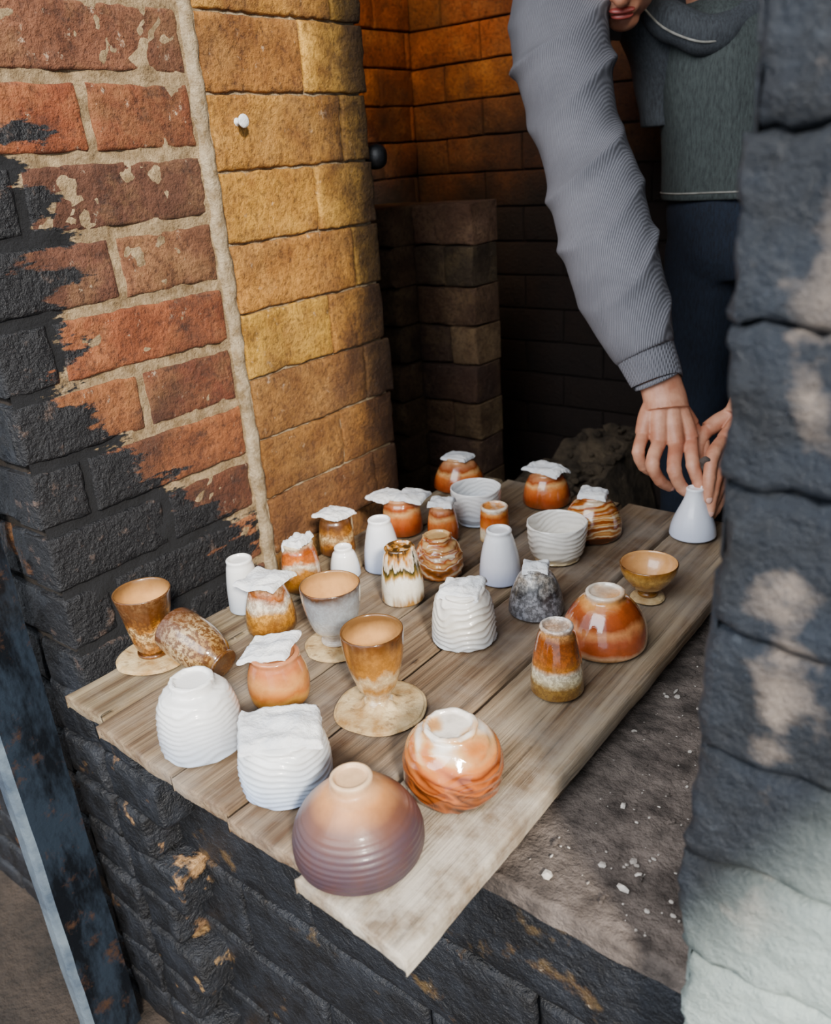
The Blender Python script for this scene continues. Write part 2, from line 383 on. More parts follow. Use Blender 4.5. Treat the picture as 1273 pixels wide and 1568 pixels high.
# ------------------------------------------------------------ wooden board
A=Acc(); T=.022
pl=[(-.940,-.855,.398,'#968468'),(-.849,-.699,.386,'#8e7a60'),(-.692,-.599,.378,'#88745a'),(-.592,-.485,.374,'#907c62'),(-.478,-.340,.358,'#9c8a70')]
for pi_,(x0,x1,y0,hc) in enumerate(pl):
    y1=1.31+R.uniform(-.01,.01); W_=x1-x0; n=24; ny=160; c=vary(hc,.05); lift=R.uniform(-.001,.0005); sl=R.uniform(-.05,.05)
    ring=[(x0,-T),(x0,-.004),(x0+.003,0)]+[(x0+W_*i/n,0) for i in range(1,n)]+[(x1-.003,0),(x1,-.004),(x1,-T)]
    P=[]
    for j in range(ny+3):
        if j==0: y=y0+.002; s=-T+.001
        elif j==1: y=y0; s=None
        else: y=y0+.003+(y1-y0-.003)*(j-2)/(ny); s=None
        for i,(x,z) in enumerate(ring):
            fy=(noise.noise(V(x*25,0,3.1))*.003+noise.noise(V(x*160,0,1))*.0012+sl*(x-x0)) if j<3 else 0
            zz=z if s is None else s
            if z>-.01 and j>=2: zz+=-.0012+lift+noise.noise(V(x*14,y*3,pi_*3.1))*.0010-.0006*abs(noise.noise(V(x*160,y*6,pi_)))
            if j==1 and z>-.002: zz-=.003
            ex=(noise.noise(V(y*14,x0*50,0))*.0022+noise.noise(V(y*60,x0*50,0))*.0008) if i in (0,1,2,n+2,n+3,n+4) else 0
            P.append(V(x+ex,y+fy,zz))
    A.grid(P,len(ring),ny+3,c)
    A.box((x0+.003,y0+.014,-T),(x1-.003,y1,-T+.004),c)
for y in (.62,.92,1.2): A.box((-.93,y,-.043),(-.35,y+.05,-T+.001),srgb('#6a5238'))
mkobj('wooden_board',A.v,A.f,M_wood,A.c)
# ------------------------------------------------------------ pottery
gi=[0]
def white(st):
    return all(min(int(c[1+i:3+i],16) for i in (0,2,4))>0x90 for _,c in st)
def glaze(stops,H,amp=.25,ns=22,rough=.22,speck=0,swirl=0,coat=.5,bump=.25,streak=0,bmp=90,fleck='#4a2a10',mott=.45):
    gi[0]+=1; N=NT('glaze_%02d'%gi[0]); x,y,z=N.sep(); off=gi[0]*1.37
    vec=N.map((1,1,1),loc=(off,off*.7,0)); nz=N.noise(ns,4,.55,vec=vec,dist=.4)
    f=N.math('ADD',N.math('DIVIDE',z,H),N.math('MULTIPLY',N.math('SUBTRACT',nz,.5),amp*2))
    if streak: f=N.math('ADD',f,N.math('MULTIPLY',N.math('SUBTRACT',N.noise(1,4,vec=N.map((70,70,9),loc=(off,0,0))),.5),streak*2))
    if swirl:
        w=N.n('TexWave',wave_type='BANDS',bands_direction='Z'); N.set(w.inputs['Vector'],N.map((1,1,1),rot=(.35,.2,0),loc=(0,0,off))); w.inputs['Scale'].default_value=17; w.inputs['Distortion'].default_value=5; w.inputs['Detail'].default_value=3; w.inputs['Detail Scale'].default_value=1.0
        f=N.math('ADD',f,N.math('MULTIPLY',N.math('SUBTRACT',w.outputs[1],.5),swirl))
    c=N.ramp(f,stops)
    if speck: c=N.mix(N.ramp(N.noise(170,5,.75,vec=vec),[(.46,speck),(.56,0.0)]),c,fleck)
    if not white(stops): c=N.mix(N.ramp(N.noise(45,5,.65,vec=vec),[(.35,mott),(.56,0.0)]),c,'#5a3010')
    N.b.inputs['Coat Weight'].default_value=coat; N.b.inputs['Coat Roughness'].default_value=.07
    N.bump(N.noise(bmp,4,.6),bump,.002); return N.fin(c,rough)
WH=[(0,'#a4b0c0'),(.35,'#c8ccd2'),(.7,'#dcdcda'),(1,'#eae9e6')]
OR=[(0,'#7a4a20'),(.16,'#c8a878'),(.3,'#e8d8b8'),(.42,'#d0762a'),(.75,'#a84614'),(.9,'#d88c40'),(1,'#ecdcc4')]
OR2=[(0,'#5c2a0c'),(.25,'#9a4018'),(.5,'#c86a2c'),(.62,'#e0a868'),(.72,'#9c4418'),(1,'#d8a878')]
ASH=[(0,'#3c2208'),(.25,'#986020'),(.45,'#d8b880'),(.6,'#a06824'),(.8,'#4c2c10'),(1,'#6a4a2c')]
PUR=[(0,'#382b33'),(.45,'#4c393e'),(.64,'#6a4434'),(.80,'#c08048'),(1,'#dcb890')]
TAN=glaze([(0,'#c08a50'),(.3,'#d09a60'),(.8,'#c89458'),(1,'#6a4a28')],.09,.1,20,.22,mott=.2)
def ribf(amp,n,seed):
    def g(a,z,r):
        s=z*n+.9*math.sin(a+seed)+.4*math.sin(2*a+seed*2)+noise.noise(V(math.cos(a)*1.5,math.sin(a)*1.5,z*25+seed))*1.4
        k=.5+.5*noise.noise(V(math.cos(a)*1.1+seed,math.sin(a)*1.1,z*14))+.35
        return amp*k*((1-abs(math.sin(s*math.pi)))**1.3-.35)*2 + amp*.5*noise.noise(V(math.cos(a)*4,math.sin(a)*4,z*90+seed))
    return g
def inv(W,H,TW,p=1.0,q=1.0,bulge=0,neck=.004):
    a=TW/2; b=W/2
    P=[(0,H-.0035),(a*.60,H-.0035),(a*.74,H-.003),(a*.82,H-.0003),(a*.90,H),(a,H-.002),(a*.985,H-neck-.003)]
    for k in range(1,13):
        t=k/12; r=a*.985+(b-a*.985)*math.sin(t*math.pi/2)**p+bulge*math.sin(t*math.pi); z=(H-neck-.003)*(1-t**q)
        P.append((r,max(z,0) if k<12 else .002))
    P+= [(b-.002,0),(b-.005,0),(b-.006,.008),(b*.5,.012),(0,.012)]
    return catmull(P,4)
def cupv(FW,H,RW,p=1.0,foot=.0,belly=0,th=.003):
    f=FW/2;b=RW/2; P=[(0,.001),(f*.6,.0),(f,.0),(f*1.0,.004)]
    if foot: P+=[(f*.86,foot*.5),(f*.9,foot)]
    z0=foot or .004
    def rr(t): return f+(b-f)*(math.sin(t*math.pi/2)**p if p<1.5 else t)+belly*math.sin(t*math.pi)
    for k in range(1,9): P.append((rr(k/8),z0+(H-z0)*k/8))
    P+=[(b-th*.5,H+.0012),(b-th,H-.001)]
    for k in range(7,0,-1): P.append((max(.003,rr(k/8)-th),z0+.006+(H-z0-.006)*k/8))
    P+=[(f*.4,z0+.006),(0,z0+.005)]
    return catmull(P,4)
Z0=.0012
def pot(name,x,y,prof,mat,wob=.03,rib=None,seg=96,z=0,rot=None,inner=None):
    A=Acc(); A.grid(lathe(prof,seg,wob,rib,seed=x*31+y*17),seg,len(prof),closeu=True)
    if inner:
        zi=max(range(len(prof)),key=lambda i:prof[i][1]); A.mi=[1 if (i//seg)>=zi+1 else 0 for i in range(len(A.f))]
    return mkobj(name,A.v,A.f,[mat]+([inner] if inner else []),loc=(x,y,z+Z0),rot=rot or (0,0,R.random()*6),mi=A.mi)
def slab(par,w,d,z,rot=0,th=.006,dx=0,dy=0,tilt=(0,0),name='porcelain_wad',mat=None,amp=.003):
    A=Acc(); n=26; top=[];bot=[]
    sd=R.random()*50
    for j in range(n):
        for i in range(n):
            u=i/(n-1)*2-1; v=j/(n-1)*2-1
            x=u*w/2*(1+.05*noise.noise(V(v*1.5,sd,1))+.04*noise.noise(V(v*8,sd,2)))+.05*w*v*math.sin(sd); y=v*d/2*(1+.06*noise.noise(V(u*1.5,sd,3))+.05*noise.noise(V(u*8,sd,4)))
            zz=noise.noise(V(u*1.6,v*1.6,sd+9))*amp*1.3+noise.noise(V(u*7,v*7,sd+3))*amp*.3-.0012*(u*u+v*v)
            ed=max(abs(u),abs(v)); t=th*(1 if ed<.98 else .45)
            top.append(V(x,y,zz+t)); bot.append(V(x,y,zz))
    A.grid(top,n,n); A.grid([v for v in bot],n,n)
    idx=[i for i in range(n)]+[i*n+n-1 for i in range(1,n)]+[(n-1)*n+i for i in range(n-2,-1,-1)]+[i*n for i in range(n-2,0,-1)]
    m=len(idx); N2=n*n
    for k in range(m): a=idx[k];b=idx[(k+1)%m]; A.f.append((b,a,a+N2,b+N2)); A.mi.append(0)
    rz=-par.rotation_euler.z+rot
    o=mkobj(name,A.v,A.f,mat or M_porc,parent=par)
    c=Vector((dx,dy,0)); c.rotate(Matrix.Rotation(-par.rotation_euler.z,3,'Z'))
    o.location=(c.x,c.y,z); o.rotation_euler=(tilt[0],tilt[1],rz)
    return o
def disc(par,W,z,name='clay_disc',mat=None,cone=0,dx=0,dy=0):
    A=Acc(); P=[(0,.006+cone),(W*.14,.006+cone*.9),(W*.22,.005+cone*.25),(W*.46,.004),(W*.5,.002),(W*.49,0),(0,0)]
    pr=catmull(P,4); sd=R.random()*9
    def fl(a,zz,r): return (noise.noise(V(math.cos(a)*1.3,math.sin(a)*1.3,sd))*.07+noise.noise(V(math.cos(a)*6,math.sin(a)*6,sd))*.012+(.10*math.sin(a*7+sd) if cone and zz>.0055 else 0))*r
    A.grid(lathe(pr,84,0,fl),84,len(pr),closeu=True)
    return mkobj(name,A.v,A.f,mat,parent=par,loc=(dx,dy,z))
def discmat():
    N=NT('fired_clay_disc'); c=N.mix(N.ramp(N.noise(28,5,.65),[(.35,0.0),(.65,1.0)]),'#94703e','#ccb488')
    c=N.mix(N.ramp(N.noise(80,5,.7),[(.55,0.0),(.68,.6)]),c,'#54351a'); N.bump(N.noise(150,4),.5,.003); return N.fin(c,.7)
M_disc=discmat()
g=pot('goblet',-.915,.522,cupv(.044,.092,.076,2,foot=.006),glaze(ASH,.09,.3,30,.25,speck=.8,streak=.4),.03,z=.006,inner=TAN); disc(g,.098,-.006,mat=M_disc)
g=pot('speckled_tumbler',-.785,.530,cupv(.040,.094,.062,.6,foot=.006,belly=.003),glaze([(0,'#5c3e1c'),(.3,'#a07c48'),(.6,'#b49c74'),(1,'#604434')],.09,.3,30,.2,speck=.9),.02,inner=TAN)
g.rotation_euler=(0,math.radians(-72),math.radians(3)); g.location=(-.778,.533,.026)
g=pot('ribbed_tea_bowl',-.706,.438,inv(.092,.087,.050,.40,1.25,bulge=.002,neck=.009),glaze(WH,.087,.15,20,.25,bump=.3),.02,ribf(.0009,140,1))
g=pot('wadded_cup',-.694,.548,inv(.070,.064,.060,.9,bulge=.004),glaze([(0,'#8a5014'),(.2,'#cc9038'),(.35,'#b46828'),(.55,'#c88a4c'),(.8,'#b4683c'),(1,'#b87850')],.066,.35,20,.15,mott=.3),.02); slab(g,.062,.054,.065,.5,dx=-.010,dy=.002,tilt=(.05,-.16))
g=pot('ribbed_tea_bowl',-.577,.447,inv(.094,.066,.080,.5,1.1,bulge=.002),glaze([(0,'#98a8c4'),(.3,'#b8c4d4'),(.7,'#d6d8d8'),(1,'#e6e5e2')],.072,.15,20,.3,bump=.3),.025,ribf(.0011,150,4)); slab(g,.086,.062,.064,.75,th=.010,amp=.005,tilt=(.05,.02))
g=pot('conical_tea_bowl',-.451,.420,inv(.122,.084,.040,1.05,1.12,.006,.007),glaze(PUR,.084,.05,14,.42,coat=.1,bump=.15,mott=.25),.012,lambda a,z,r:.0005*math.sin(z*1100) if z<.05 and r>.03 else 0)
g=pot('swirled_tea_bowl',-.427,.541,inv(.096,.074,.056,.60,1.2,.006,.004),glaze([(0,'#2c1404'),(.16,'#8a4414'),(.26,'#4c2008'),(.38,'#b05c24'),(.47,'#6a2c0c'),(.60,'#b4602a'),(.76,'#c87838'),(.88,'#dcaa70'),(1,'#f0e6d8')],.074,.07,18,.10,swirl=.22,coat=1,mott=.25),.02,ribf(.0008,75,7))
g=pot('goblet',-.576,.597,cupv(.034,.096,.073,.80,foot=.012),glaze([(0,'#d8ccb8'),(.10,'#dcc090'),(.25,'#a8701c'),(.42,'#dcc090'),(.52,'#a87028'),(.75,'#8a5c28'),(.9,'#5c3c1c'),(1,'#3c2410')],.1,.22,24,.18,streak=.2,speck=.3),.02,z=.010,inner=TAN); disc(g,.106,-.010,mat=M_disc,cone=.010)
g=pot('goblet',-.716,.673,cupv(.040,.084,.080,.55,foot=.012),glaze([(0,'#c8bcae'),(.3,'#bcb8b0'),(.5,'#949a9e'),(.8,'#84888c'),(.93,'#3c2c20'),(1,'#6a3c18')],.09,.15,26,.15,speck=.2,mott=.15),.02,z=.008,inner=TAN); disc(g,.086,-.008,mat=M_disc,cone=.008)
g=pot('wadded_cup',-.830,.660,inv(.070,.074,.048,1.0,bulge=.002),glaze([(0,'#442c0c'),(.25,'#a87020'),(.45,'#c08a38'),(.6,'#e8dcc4'),(.75,'#a85818'),(1,'#c8b08c')],.075,.3,22,.16,speck=.55),.02); slab(g,.062,.058,.074,.3,amp=.004)
pot('white_tumbler',-.904,.677,inv(.050,.082,.038,.7),glaze(WH,.09,.1,20,.3),.02)
g=pot('wadded_cup',-.880,.772,inv(.062,.074,.046,.6),glaze([(0,'#38240c'),(.35,'#a06820'),(.5,'#dccfb4'),(.62,'#c06824'),(.8,'#a84c10'),(1,'#d8c4a0')],.076,.35,22,.16,speck=.4),.02); slab(g,.040,.038,.072,.2,th=.010,amp=.005,tilt=(.1,-.25))
g=pot('wadded_cup',-.920,.894,inv(.060,.066,.046,.6),glaze(ASH,.07,.3,26,.3,speck=.7),.02); slab(g,.054,.045,.066,.1)
pot('white_cup',-.846,.833,inv(.048,.050,.028,.6),glaze(WH,.04,.1),.02)
pot('white_tumbler',-.812,.885,inv(.060,.084,.036,.85),glaze([(0,'#94a2c0'),(.4,'#c4cad6'),(1,'#eaeaea')],.086,.1,20,.2),.015)
g=pot('wadded_cup',-.873,1.012,inv(.070,.064,.056,.5),glaze(OR2,.07,.25,20,.12),.02); slab(g,.052,.05,.066,.2,dx=.022,dy=.006); slab(g,.050,.05,.063,-.2,dx=-.026,dy=-.010,tilt=(.05,-.05))
pot('striped_tumbler',-.720,.822,inv(.064,.085,.045,.75),glaze([(0,'#8a6430'),(.2,'#dcd4c0'),(.5,'#e8e2d2'),(.60,'#a88040'),(.68,'#54481c'),(.74,'#26260e'),(.80,'#dccfb8'),(.92,'#a87028'),(1,'#3c2a12')],.086,.10,22,.12,streak=.5,coat=.9,mott=.2),.02)
pot('swirled_cup',-.723,.916,inv(.072,.064,.046,.6,1,.004),glaze([(0,'#442208'),(.25,'#a05c20'),(.4,'#e8d8b8'),(.5,'#984010'),(.62,'#c89858'),(.75,'#883808'),(1,'#c8a068')],.064,.15,24,.12,swirl=.4,coat=.8),.03,ribf(.0010,80,3))
g=pot('wadded_cup',-.792,1.021,inv(.054,.064,.04,.7),glaze(OR2,.066,.2,22,.14),.02); slab(g,.042,.036,.063,.4,th=.008)
pot('ribbed_open_bowl',-.784,1.110,cupv(.066,.062,.088,.5),glaze(WH,.064,.1),.02,ribf(.0006,120,5))
g=pot('wadded_tea_bowl',-.910,1.235,inv(.100,.060,.05,.7),glaze(OR2,.062,.30,16,.12),.02); slab(g,.052,.042,.058,.1)
pot('orange_cup',-.712,1.058,inv(.050,.062,.046,.6),glaze(OR,.062,.3,30,.14),.02)
pot('white_tumbler',-.629,.945,inv(.064,.083,.038,.9),glaze([(0,'#a4acc6'),(.4,'#d6d6de'),(1,'#eeeeee')],.084,.1,20,.2),.015)
pot('ribbed_open_bowl',-.592,1.052,cupv(.070,.060,.094,.5),glaze([(0,'#b8a070'),(.2,'#d6d0c4'),(1,'#ece8e0')],.06,.15,mott=.1),.02,ribf(.0008,120,9))
g=pot('wadded_tea_bowl',-.720,1.243,inv(.088,.062,.048,.6),glaze(OR2,.066,.3,16,.12),.02); slab(g,.074,.046,.062,-.1,amp=.004)
g=pot('swirled_tea_bowl',-.583,1.157,inv(.092,.070,.048,.7,bulge=.004),glaze([(0,'#442008'),(.2,'#984814'),(.35,'#e8d0a0'),(.45,'#b0641c'),(.58,'#dcae68'),(.7,'#883c0c'),(.9,'#a85c20'),(1,'#d8c0a0')],.07,.10,20,.12,swirl=.45,coat=.9),.02); slab(g,.046,.040,.070,.2,th=.008)
g=pot('ribbed_tea_bowl',-.581,.781,inv(.086,.074,.062,.5),glaze([(0,'#b0b6bc'),(.4,'#cec8bc'),(1,'#e2ded6')],.079,.15,20,.4),.03,ribf(.0014,115,2)); slab(g,.054,.048,.070,.4,th=.008,amp=.006)
g=pot('lichen_glazed_cup',-.535,.892,inv(.078,.068,.036,.7),glaze([(0,'#74767e'),(.4,'#8c8c90'),(.55,'#2c2c2e'),(.68,'#8a8884'),(.85,'#a89c8c'),(1,'#c0c0be')],.068,.5,40,.4,speck=.7,bump=.6,fleck='#1c1a1a',mott=0),.02); slab(g,.036,.032,.066,.4,th=.006)
pot('orange_cup',-.419,.743,inv(.064,.088,.040,.75),glaze([(0,'#6e4e1e'),(.18,'#94702e'),(.25,'#dccca0'),(.38,'#ecdfc0'),(.46,'#d08028'),(.56,'#b05c1c'),(.82,'#944410'),(.92,'#dc9c58'),(1,'#f4ece0')],.089,.07,30,.10,speck=.5,coat=.9,mott=.3),.015)
pot('red_tea_bowl',-.418,.866,inv(.108,.075,.050,.75,1.05,.003,.006),glaze([(0,'#885c28'),(.08,'#c89870'),(.16,'#b04c1c'),(.36,'#ac5430'),(.5,'#d88c54'),(.6,'#944018'),(.76,'#a84c1c'),(.88,'#e8a458'),(1,'#f0e4d0')],.075,.18,20,.10,coat=1,speck=.1,mott=.3),.015)
g=pot('sake_cup',-.418,1.002,cupv(.028,.048,.080,.75,foot=.008),glaze([(0,'#6e4a1c'),(.4,'#b87828'),(.7,'#d0a050'),(.92,'#a87028'),(1,'#3c240c')],.05,.15,26,.18,speck=.3),.02,z=.006,inner=TAN); disc(g,.046,-.006,mat=M_disc)
pot('white_tumbler',-.442,1.232,inv(.074,.082,.028,1.5),glaze([(0,'#c4cce0'),(1,'#eef0f4')],.085,.1,20,.25),.015)
# ------------------------------------------------------------ potter
def O(p,r,d,w): return p+rt*r-up*d-bk*w
def tube(A,pts,seg=28,wr=None,n=6,flat=None,mi=0,cap=True):
    S=catmull(pts,n); rings=[]; Nn=None; s=0
    for k,q in enumerate(S):
        c=V(*q[:3]); a=V(*S[max(k-1,0)][:3]); b=V(*S[min(k+1,len(S)-1)][:3]); t=(b-a).normalized()
        if flat is not None: Nn=(flat[0]-t*flat[0].dot(t)).normalized()
        elif Nn is None: Nn=t.orthogonal().normalized()
        else: Nn=(Nn-t*Nn.dot(t)).normalized()
        B=t.cross(Nn)
        if k: s+=(c-V(*S[k-1][:3])).length
        for i in range(seg):
            th=2*math.pi*i/seg; r=q[3]; f=flat[1] if flat else 1
            d=Nn*math.cos(th)*f+B*math.sin(th)
            rings.append(c+d*(r+(wr(s,th,c+d*r) if wr else 0)))
    A.grid(rings,seg,len(S),closeu=True,mi=mi)
    if cap:
        b=len(A.v)-len(rings); A.f.append(tuple(b+i for i in range(seg-1,-1,-1))); A.mi.append(mi)
        e=len(A.v)-seg; A.f.append(tuple(e+i for i in range(seg))); A.mi.append(mi)
def ering(A,rings,s_ax,f_ax,seg=48,wr=None,n=5,mi=0):
    S=catmull([tuple(r) for r in rings],n); P=[]
    for q in S:
        c=V(*q[:3])
        for i in range(seg):
            th=2*math.pi*i/seg; d=s_ax*math.cos(th)*q[3]+f_ax*math.sin(th)*q[4]; p=c+d
            if wr: p=p+d.normalized()*wr(p)
            P.append(p)
    A.grid(P,seg,len(S),closeu=True,mi=mi)
    b=len(A.v)-len(P); A.f.append(tuple(b+i for i in range(seg-1,-1,-1))); A.mi.append(mi)
    e=len(A.v)-seg; A.f.append(tuple(e+i for i in range(seg))); A.mi.append(mi)
def remesh(o,vs,it=2,f=.5):
    m=o.modifiers.new('r','REMESH'); m.mode='VOXEL'; m.voxel_size=vs; m.use_smooth_shade=True
    m=o.modifiers.new('s','SMOOTH'); m.iterations=it; m.factor=f
potter=bpy.data.objects.new('potter',None); SC.collection.objects.link(potter); potter.location=(-.6,1.8,-.75)
def child(o): o.parent=potter; o.matrix_parent_inverse=Matrix.Translation(-potter.location); return o
sa=V(.924,.383,0); fa=V(.383,-.924,0)
def swr(s,th,p):
    e=math.exp(-((s-.40)/.20)**2)+.6*math.exp(-((s-.68)/.08)**2)
    ph=s*58+1.7*math.sin(th+.6)+2.6*noise.noise(p*5)
    ridge=max(0,1-abs(math.sin(ph*.5+1.2*math.sin(th*1.0)))*1.3)**1.4
    m=max(0,.55+1.0*noise.noise(p*8+V(3,3,3)))
    return (.012*ridge*m-.003)*(.4+.8*e)+noise.noise(p*8)*.006+noise.noise(p*24)*.0015
A=Acc()
tube(A,[(-.76,1.72,.84,.065),(-.845,1.62,.86,.084),(-.842,1.52,.82,.088),(-.800,1.462,.726,.084),(-.748,1.412,.62,.073),(-.692,1.372,.517,.078),(-.640,1.33,.417,.078),(-.592,1.307,.327,.063),(-.562,1.300,.275,.048)],84,swr,n=22)
tube(A,[(-.52,1.82,.84,.065),(-.44,1.76,.84,.08),(-.40,1.68,.76,.08),(-.36,1.57,.60,.075),(-.33,1.46,.45,.072),(-.33,1.40,.32,.058),(-.345,1.37,.24,.046)],48,swr,n=10)
ering(A,[(-.640,1.80,.66,.140,.08),(-.645,1.80,.74,.150,.085),(-.660,1.80,.81,.172,.09),(-.675,1.79,.87,.16,.085),(-.68,1.78,.905,.08,.06)],sa,fa,wr=lambda p:noise.noise(p*9)*.008)
o=child(mkobj('sweater',A.v,A.f,M_knit)); remesh(o,.0034,4)
A=Acc()
def cw(s,th,p): return .0008*math.sin(th*44)
tube(A,[(-.578,1.304,.300,.054),(-.564,1.301,.275,.0475),(-.545,1.299,.240,.0425),(-.541,1.298,.232,.040),(-.543,1.298,.236,.036)],180,cw,n=5,cap=False)
tube(A,[(-.345,1.37,.25,.05),(-.35,1.355,.21,.042)],60,cw,n=5,cap=False)
child(mkobj('cuff',A.v,A.f,M_knit))
def aw(p): return noise.noise(V(p.x*9,p.y*9,p.z*3))*.012+.004*math.sin((p.x*.9+p.y*.4)*60+p.z*8)
A=Acc()
ering(A,[(-.588,1.79,.485,.150,.112),(-.588,1.79,.492,.159,.120),(-.59,1.79,.58,.160,.120),(-.60,1.785,.68,.160,.115),(-.62,1.785,.76,.160,.108),(-.64,1.785,.80,.150,.10),(-.65,1.79,.83,.12,.085)],sa,fa,wr=aw,seg=72)
child(mkobj('denim_shirt',A.v,A.f,M_shirt))
P=[]; A=Acc()
for i in range(61):
    th=2*math.pi*i/60; d=sa*math.cos(th)*.159+fa*math.sin(th)*.120; p=V(-.588,1.79,.497)+d; p+=d.normalized()*(aw(p)+.0006); P.append((p.x,p.y,p.z,.0016))
tube(A,P,8,n=2); child(mkobj('hem_seam',A.v,A.f,M_seam))
A=Acc(); cp=[(-.735,1.640,.830,.022),(-.690,1.640,.790,.027),(-.629,1.668,.764,.030),(-.585,1.715,.780,.028),(-.556,1.765,.82,.024),(-.60,1.81,.87,.022),(-.66,1.83,.90,.022),(-.74,1.79,.91,.022),(-.765,1.70,.88,.022),(-.735,1.640,.830,.022)]
tube(A,cp,24,lambda s,th,p:noise.noise(p*20)*.005,n=8,flat=(V(0,0,1),1.15)); child(mkobj('jacket_collar',A.v,A.f,M_collar))
A=Acc(); tube(A,[(a+.008,b-.026,c-.016,.0020) for a,b,c,d in cp[:5]],8,n=8); child(mkobj('collar_seam',A.v,A.f,M_seam))
A=Acc()
ering(A,[(-.735,1.74,.62,.038,.05),(-.735,1.735,.70,.055,.06),(-.745,1.71,.78,.07,.07),(-.75,1.69,.85,.07,.07),(-.74,1.70,.89,.04,.05)],sa,fa,wr=lambda p:noise.noise(p*14)*.010)
o=child(mkobj('jacket_front',A.v,A.f,M_collar)); remesh(o,.005,1)
A=Acc()
ering(A,[(-.585,1.79,.55,.12,.07),(-.58,1.79,.50,.138,.095),(-.58,1.79,.46,.146,.108),(-.57,1.795,.38,.152,.115),(-.57,1.80,.33,.14,.11)],sa,fa,wr=lambda p:noise.noise(p*12)*.006)
for sx in (-1,1):
    c=V(-.57,1.80,0)+sa*.078*sx
    tube(A,[(c.x,c.y,.42,.076),(c.x,c.y-.01,.28,.083),(c.x,c.y-.02,.05,.073),(c.x,c.y-.02,-.18,.062),(c.x,c.y,-.45,.055),(c.x,c.y+.01,-.70,.052)],32,lambda s,th,p:noise.noise(p*14)*.006,n=8)
o=child(mkobj('jeans',A.v,A.f,M_jean)); remesh(o,.008,2)
A=Acc()
for sx in (-1,1):
    c=V(-.57,1.80,0)+sa*.078*sx
    tube(A,[(c.x-fa.x*.06,c.y-fa.y*.06,-.70,.035),(c.x,c.y,-.70,.045),(c.x+fa.x*.1,c.y+fa.y*.1,-.715,.042),(c.x+fa.x*.17,c.y+fa.y*.17,-.722,.03)],20,flat=(V(0,0,1),.8))
o=child(mkobj('shoes',A.v,A.f,M_dark)); remesh(o,.006,2)
F=V(.29,-.70,-.65).normalized(); Uh=V(.25,-.60,.76); Uh=(Uh-F*Uh.dot(F)).normalized(); Sh=F.cross(Uh); HC=V(-.733,1.545,.897)
def hp(s,f,u): return HC+Sh*s+F*f+Uh*u
def ell(A,c,a,b,d,seg=32,ax=None,mi=0):
    X_,Y_,Z_=ax or (Sh,F,Uh); P=[];n=16
    for j in range(n+1):
        ph=math.pi*j/n
        for i in range(seg):
            th=2*math.pi*i/seg; P.append(c+X_*a*math.sin(ph)*math.cos(th)+Y_*b*math.sin(ph)*math.sin(th)+Z_*d*math.cos(ph))
    A.grid(P,seg,n+1,closeu=True,mi=mi)
A=Acc()
ell(A,hp(0,-.015,.03),.074,.092,.085); ell(A,hp(0,.022,-.035),.060,.056,.070); ell(A,hp(0,.050,-.090),.028,.022,.020); ell(A,hp(0,.07,-.055),.028,.018,.018); ell(A,hp(0,.01,-.07),.048,.05,.035)
tube(A,[tuple(hp(0,.078,.02))+(.009,),tuple(hp(0,.092,-.01))+(.011,),tuple(hp(0,.096,-.024))+(.014,),tuple(hp(0,.078,-.032))+(.010,)],14)
for s in(-1,1):
    ell(A,hp(s*.013,.085,-.026),.009,.010,.008); ell(A,hp(s*.077,-.01,-.01),.008,.018,.030); ell(A,hp(s*.04,.055,-.02),.024,.02,.022); ell(A,hp(s*.032,.068,.028),.024,.012,.008)
n0=hp(0,-.045,-.06); tube(A,[tuple(hp(0,-.02,-.03))+(.055,),tuple(n0)+(.055,),(-.70,1.71,.88,.058),(-.68,1.77,.82,.07)],28)
o=child(mkobj('head',A.v,A.f,M_skin)); remesh(o,.003,4)
A=Acc(); ell(A,hp(0,.086,-.050),.022,.008,.0045); ell(A,hp(0,.084,-.061),.019,.009,.0055); child(mkobj('lips',A.v,A.f,M_lip))
A=Acc()
for s in(-1,1): ell(A,hp(s*.031,.070,.010),.013,.010,.009)
child(mkobj('eyes',A.v,A.f,M_porc)); A=Acc()
for s in(-1,1): ell(A,hp(s*.031,.077,.010),.005,.005,.005); ell(A,hp(s*.033,.082,.034),.018,.004,.004)
child(mkobj('eyebrows_and_pupils',A.v,A.f,M_hair))
A=Acc(); ell(A,hp(0,-.030,.045),.082,.096,.085); ell(A,hp(0,-.055,-.005),.076,.06,.07)
o=child(mkobj('hair',A.v,A.f,M_hair)); remesh(o,.006,2)
W0=V(-.525,1.295,.204)
def nail(A,q0,q1,r,out):
    p=V(*q1); t=(p-V(*q0)).normalized(); n_=(out-t*out.dot(t)).normalized(); s=t.cross(n_)
    ell(A,p+n_*r*.62+t*r*.1,r*.62,r*.85,r*.42,16,ax=(s,t,n_))
M_nail=simple('fingernail','#c89484','#dcb0a0',40,.3,.05)
def hand(name,W0,wrist,palm,fingers):
    A=Acc(); NA=Acc()
    def q(t): p=O(W0,*t[:3]); return (p.x,p.y,p.z,t[3])
    tube(A,[q(t) for t in wrist],28,flat=(rt,1.18))
    for t in palm: tube(A,[q(x) for x in t],20)
    for fg in fingers:
        tube(A,[q(x) for x in fg],18,n=8,wr=lambda s,th,p:noise.noise(p*90)*.0006)
        e=q(fg[-1]); ell(A,V(*e[:3]),e[3],e[3],e[3],16)
        for k in (1,2): e=q(fg[k]); ell(A,V(*e[:3]),e[3]*1.09,e[3]*1.07,e[3]*1.0,16)
        nail(NA,q(fg[-2])[:3],q(fg[-1])[:3],fg[-1][3],bk)
    o=child(mkobj(name,A.v,A.f,M_skin)); remesh(o,.0016,2,.5)
    child(mkobj(name+'_nails',NA.v,NA.f,M_nail)); return o
